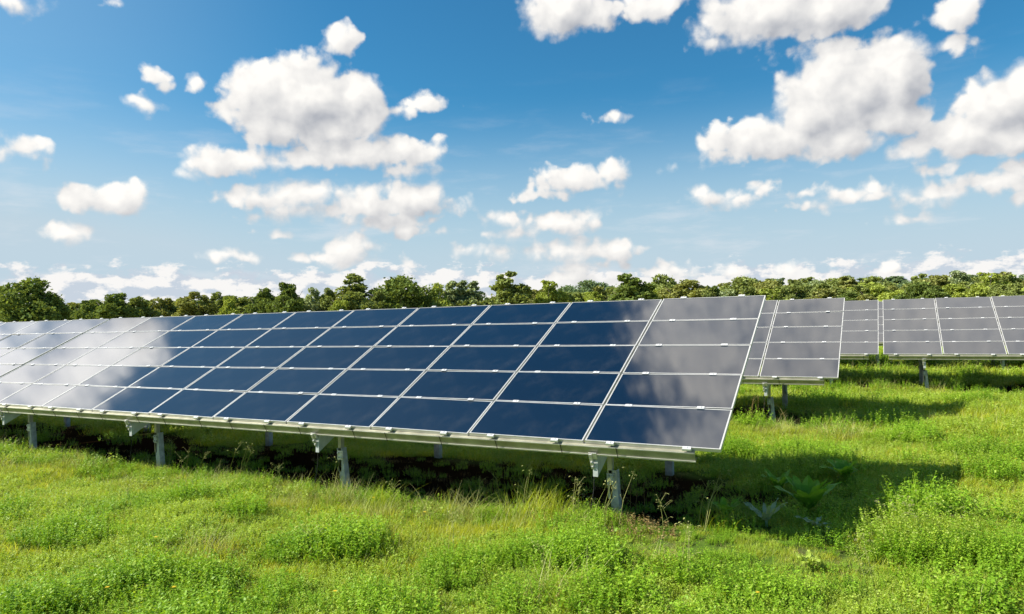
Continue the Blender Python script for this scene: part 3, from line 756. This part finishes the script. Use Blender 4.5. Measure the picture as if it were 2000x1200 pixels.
# ------------------------------------------------------------------ plants one can point to
def leaf_blade(b, base, dirv, length, width, droop, seg=5, m=0, fold=.18, wav=0.):
    d = Vector(dirv).normalized(); side = d.cross(Vector((0, 0, 1))).normalized(); c = Vector(base); rows = []
    for i in range(seg+1):
        t = i/seg; w = width*(math.sin(math.pi*min(1, t*.86+.10))**.8)*.5
        if i == seg: w = .001
        dd = (d+Vector((0, 0, -droop*t*1.6))).normalized()
        if i: c = c+dd*(length/seg)
        up = side.cross(dd)
        e = wav*math.sin(i*2.2)
        rows.append((c-side*w+up*(w*fold+e), c.copy(), c+side*w+up*(w*fold-e)))
    for i in range(seg):
        a, q = rows[i], rows[i+1]
        b.quad(a[0], a[1], q[1], q[0], m); b.quad(a[1], a[2], q[2], q[1], m)
def rosette(name, px, py, n, ln, wd, mat_, label, cat='plant', droop=.7, rise=(.3, 1.3), seed=1, group=None, wav=.01, zs=0):
    r = random.Random(seed); x, y = on_ground(px, py, .03); e = empty(name, (x, y, float(H(x, y))+zs+.05)); tag(e, label, cat, group)
    b = MB()
    for k in range(n):
        a = k*2.4+r.uniform(-.3, .3); el_ = r.uniform(*rise); l = ln*r.uniform(.65, 1.1)
        leaf_blade(b, (math.cos(a)*.015, math.sin(a)*.015, .01), (math.cos(a), math.sin(a), el_), l, wd*r.uniform(.7, 1.1), droop*r.uniform(.5, 1.2), 6, wav=wav)
    b.tube([(0, 0, -.08), (0, 0, .02)], .012, 5)
    b.build('leaves', mat_, e)
    return e
def bushy(name, px, py, rad, h, nst, leaf, per, mat_, label, cat='plant', flowers=0, fmat=None, seed=1, group=None, spread=.3, sx=1., part='leaves'):
    x, y = on_ground(px, py, .03); e = empty(name, (x, y, float(H(x, y)))); tag(e, label, cat, group)
    V, F = herb(nst, rad, h*.6, h, leaf, per, seed, spread, .55); V = V*np.array([sx, 1, 1])
    o = bpy.data.objects.new(part, npmesh(part, V, F, mat_)); COL.objects.link(o); o.parent = e
    if flowers:
        r = random.Random(seed); b = MB(); tops = V[V[:, 2] > h*.62]
        for k in range(flowers):
            p = tops[r.randrange(len(tops))]
            for q in range(7):
                c = Vector(p)+Vector((r.uniform(-.012, .012), r.uniform(-.012, .012), r.uniform(.004, .02))); s = r.uniform(.003, .006)
                b.quad(c+Vector((-s, -s, 0)), c+Vector((s, -s, s)), c+Vector((s, s, 0)), c+Vector((-s, s, -s*.5)))
        b.build('flower_heads', fmat, e)
    return e
def stalk(name, px, py, h, lean, n, mat_, label, cat='stalk', seed=1, tips=True, group=None, rad=.0035, twigs=3):
    r = random.Random(seed); x, y = on_ground(px, py, .03); e = empty(name, (x, y, float(H(x, y)))); tag(e, label, cat, group)
    b = MB(); s = MB()
    for k in range(n):
        ox, oy = r.uniform(-.03, .03)*n, r.uniform(-.03, .03)*n; hh = h*r.uniform(.75, 1.05); l = lean+r.uniform(-.12, .12)
        p = [Vector((ox, oy, -.03)), Vector((ox+l*hh*.35, oy, hh*.5)), Vector((ox+l*hh, oy+r.uniform(-.03, .03), hh))]
        b.tube(p, [rad, rad*.8, rad*.4], 4)
        for q in range(twigs):
            t = r.uniform(.35, .9); c = p[1].lerp(p[2], t) if t > .5 else p[0].lerp(p[1], t*2); a = r.uniform(0, 6.28)
            e2 = c+Vector((math.cos(a)*.07, math.sin(a)*.07, r.uniform(.04, .1)))
            b.tube([c, e2], [rad*.5, rad*.25], 3)
            if tips: leaf_blade(s, e2, (math.cos(a), math.sin(a), .4), .03, .012, .5, 3)
        for q in range(8 if tips else 0):
            c = p[2]+Vector((r.gauss(0, .01), r.gauss(0, .01), r.uniform(-.07, .01))); a = r.uniform(0, 6.28)
            leaf_blade(s, c, (math.cos(a), math.sin(a), .6), .02, .008, .5, 3)
    b.build('stem', mat_, e)
    if tips: s.build('seed_head', mat_, e)
    return e
def tuft(name, px, py, rad, h0, h1, n, bend, mat_, label, cat='grass tuft', seed=1, group=None, wd=.005):
    x, y = on_ground(px, py, .03); V, F = blades(n, rad, h0, h1, wd, bend, seed, 5, .2)
    o = bpy.data.objects.new(name, npmesh(name, V, F, mat_)); COL.objects.link(o); o.location = (x, y, float(H(x, y))); tag(o, label, cat, group)
    return o
bushy('weed_clump', 1795, 1062, .40, .46, 210, .026, 24, M_HERB, 'tall bushy green weed clump with small white flower heads, right of the panel shadow', 'weed', 60, M_FLOWER, 11, sx=1.15)
bushy('weed_clump', 1880, 1085, .26, .30, 110, .024, 18, M_HERB_DARK, 'lower dark bushy weed leaning on the lower side of the tall flowering clump', 'weed', 0, None, 12)
bushy('weed_clump', 1555, 905, .42, .26, 160, .024, 16, M_HERB, 'broad low green weed clump just above the shadow edge beside the front table', 'weed', 0, None, 13)
bushy('weed_clump', 1745, 868, .5, .26, 130, .024, 14, M_HERB, 'sunlit feathery weed clump between the two table shadows', 'weed', 10, M_FLOWER, 14)
bushy('weed_clump', 1915, 905, .4, .32, 130, .024, 16, M_HERB, 'green weed clump near the right edge at the tip of the big shadow', 'weed', 0, None, 15)
bushy('weed_clump', 1690, 1075, .16, .22, 50, .022, 12, M_HERB, 'small weed with pale tips in the dark corner below the shadow', 'weed', 14, M_FLOWER, 16)
rosette('dock_plant', 1578, 985, 15, .40, .15, M_DOCK, 'large broad leaved dock plant in the middle of the panel shadow', 'dock plant', .35, (.9, 3.0), 21)
rosette('dock_plant', 1650, 935, 11, .28, .12, M_DOCK, 'broad leaved dock plant further back in the shadow beside the large one', 'dock plant', .4, (.6, 2.4), 22)
rosette('dock_plant', 1520, 945, 10, .26, .11, M_DOCK, 'dim broad leaved dock plant in the deepest part of the shadow', 'dock plant', .4, (.6, 2.4), 23)
rosette('dock_plant', 1418, 1018, 9, .20, .07, M_DOCK, 'small broad leaved plant in the shadow, left of the grey downy one', 'dock plant', .4, (.6, 2.4), 24)
rosette('downy_plant', 1497, 1030, 11, .25, .045, M_PALE, 'pale grey downy plant with long narrow leaves in the shadow', 'plant', .35, (.7, 2.), 25)
rosette('downy_plant', 1592, 1030, 8, .17, .04, M_PALE, 'small silvery leaved plant under the large dock', 'plant', .5, (.3, 1.2), 26)
rosette('leafy_plant', 1580, 1108, 14, .11, .05, M_LIME, 'bright lime coloured leafy plant below the shadow', 'plant', .6, (.4, 1.6), 28)
bushy('dry_weed', 1250, 1040, .30, .16, 70, .026, 12, M_DEAD, 'brownish dry leafy weed patch at the foot of the nearest front post', 'weed', 0, None, 31, sx=1.3)
stalk('dead_weed', 1243, 1000, .30, .05, 5, M_DEAD, 'upright dead brown weed right of the nearest front post', 'weed', 32, twigs=6)
bushy('flowering_weed', 1140, 1015, .16, .24, 40, .02, 8, M_DRY, 'thin straw coloured weed with white flower heads under the hanging cable', 'weed', 12, M_FLOWER, 33)
stalk('thin_stalk', 937, 985, .36, -.12, 1, M_DRY, 'thin dry stalk leaning left in the dark under the panels, left one of two', 'stalk', 34)
stalk('thin_stalk', 975, 992, .36, -.16, 1, M_DRY, 'thin dry stalk leaning left in the dark under the panels, right one of two', 'stalk', 35)
stalk('dry_stalk', 358, 930, .42, .02, 2, M_DRY, 'pair of dry upright stalks right of the second post from the left', 'stalk', 36)
stalk('dry_stalk', 385, 932, .42, .35, 1, M_DRY, 'single dry stalk leaning right beside the second post from the left', 'stalk', 37)
bushy('leafy_plant', 222, 905, .09, .40, 9, .05, 12, M_LIME, 'pale leafy upright plant catching the sun in front of the rafter end at left', 'plant', 0, None, 38, spread=.15)
bushy('leafy_plant', 290, 945, .30, .26, 70, .036, 9, M_LIME, 'pale green leafy weed patch at the foot of the second post from the left', 'plant', 0, None, 39)
bushy('leafy_plant', 445, 965, .26, .28, 40, .036, 8, M_LIME, 'pale green leafy weeds along the shade edge between the second and third posts', 'plant', 0, None, 40)
bushy('leafy_plant', 145, 905, .35, .24, 70, .03, 9, M_LIME, 'pale leafy weed clump at the shade edge beside the leftmost post', 'plant', 0, None, 41)
tuft('grass_tuft', 1060, 1015, .22, .25, .48, 260, .8, M_GRASS, 'thick hay like grass tuft bulging up at the shade edge left of the nearest post', seed=51)
tuft('grass_tuft', 905, 1005, .2, .2, .42, 150, 1.1, M_DRY, 'arching straw coloured grass tuft in the middle of the shade edge', seed=52)
tuft('grass_tuft', 660, 975, .2, .2, .42, 140, 1.0, M_DRY, 'arching pale grass tuft at the foot of the third post', seed=53)
tuft('grass_tuft', 735, 985, .14, .2, .40, 90, .9, M_GRASS, 'small upright green tuft right of the third post', seed=54)
tuft('grass_tuft', 1410, 1035, .2, .12, .30, 130, .8, M_GRASS, 'green grass tuft at the near edge of the shadow below the small dock', seed=55)
stalk('bare_twigs', 1480, 832, .55, .1, 5, M_DEAD, 'bunch of bare brown twigs beside the front post of the second row', 'twigs', 61, False, twigs=4)
stalk('bare_twigs', 1530, 832, .45, -.4, 3, M_DEAD, 'leaning bare twigs right of the front post of the second row', 'twigs', 62, False, twigs=3)
stalk('dark_stalk', 1560, 925, .45, 0, 1, M_HERB, 'single tall dark green stalk rising from the low weed clump beside the front table', 'stalk', 63, twigs=8)
for k, (a, b_) in enumerate([(20,903),(95,905),(180,915),(510,975),(560,968),(610,975),(800,1003),(850,1000)]):
    bushy('edge_weed', a, b_, .16, .30, 20, .034, 9, M_LIME if k % 3 else M_HERB, f'{nth("ew")} from the left of the leafy sunlit weeds along the shade edge', 'weed', 0, None, 70+k, group='weeds along the shade edge')
for k, (a, b_) in enumerate([(590,965),(700,985),(760,990),(830,995),(870,1000),(930,1010),(1000,1010),(1030,1020),(1100,1030)]):  # small arching tufts of meadow grass
    tuft('edge_grass_tuft', a, b_, .12, .15, .40, 46, 1.1, M_DRY if k % 2 else M_GRASS, f'{nth("eg")} from the left of the small arching grass tufts over the shade edge', 'grass tuft', 80+k, 'arching grass tufts along the shade edge')
for k, (a, b_, r_, h_) in enumerate([(1690,925,.22,.34),(1780,945,.25,.30),(1830,955,.2,.26),(1620,915,.2,.24),(1480,950,.25,.28),(1540,1010,.2,.26),(1650,1010,.22,.34),(1440,1040,.2,.24),(1600,1060,.2,.22)]):
    bushy('shadow_weed', a, b_, r_, h_, 36, .03, 11, M_HERB_DARK, f'{nth("sw")} of the uneven green weeds inside or poking out of the big shadow', 'weed', 0, None, 90+k, group='weeds in the big shadow')
dry_spots = [(330,905),(640,960),(770,990),(1010,1005),(1120,1030),(1180,1040),(1300,1045),(1380,1040),(560,950),(470,945),(1330,1120),(900,1080),(260,1010),(1700,1130),(1060,1130),(600,1090)]
for k, (a, b_) in enumerate(sorted(dry_spots)):
    stalk('seed_stalk', a, b_, .30+.12*(k % 3), (-.2, .1, .3)[k % 3], 2+k % 3, M_DRY, f'{nth("ss")} from the left of the thin straw coloured seed stalks in the meadow', 'stalk', 120+k, group='seed stalks in the meadow', rad=.0028)
YF = [(514,992),(305,1070),(655,1160),(340,1157),(430,1160),(1910,865),(1985,915),(1850,845),(730,985),(830,1010),(1480,1170),(210,1172)]
YF.sort()
for k, (a, b_) in enumerate(YF):
    x, y = on_ground(a, b_, .12); r = random.Random(k); mb = MB(); hz = float(H(x, y))
    for q in range(9):
        an = q*.7; leaf_blade(mb, (0, 0, .18), (math.cos(an), math.sin(an), .3), .017, .008, .3, 2)
    o = empty('yellow_flower', (x, y, hz)); mb.build('petals', M_YELLOW, o)
    mb = MB(); mb.tube([(0, 0, -.02), (.005, 0, .1), (0, 0, .18)], .0015, 4); mb.build('stem', M_GRASS, o)
    tag(o, f'{nth("yf")} from the left of the small yellow flowers dotted in the meadow', 'flower', 'yellow flowers in the meadow')
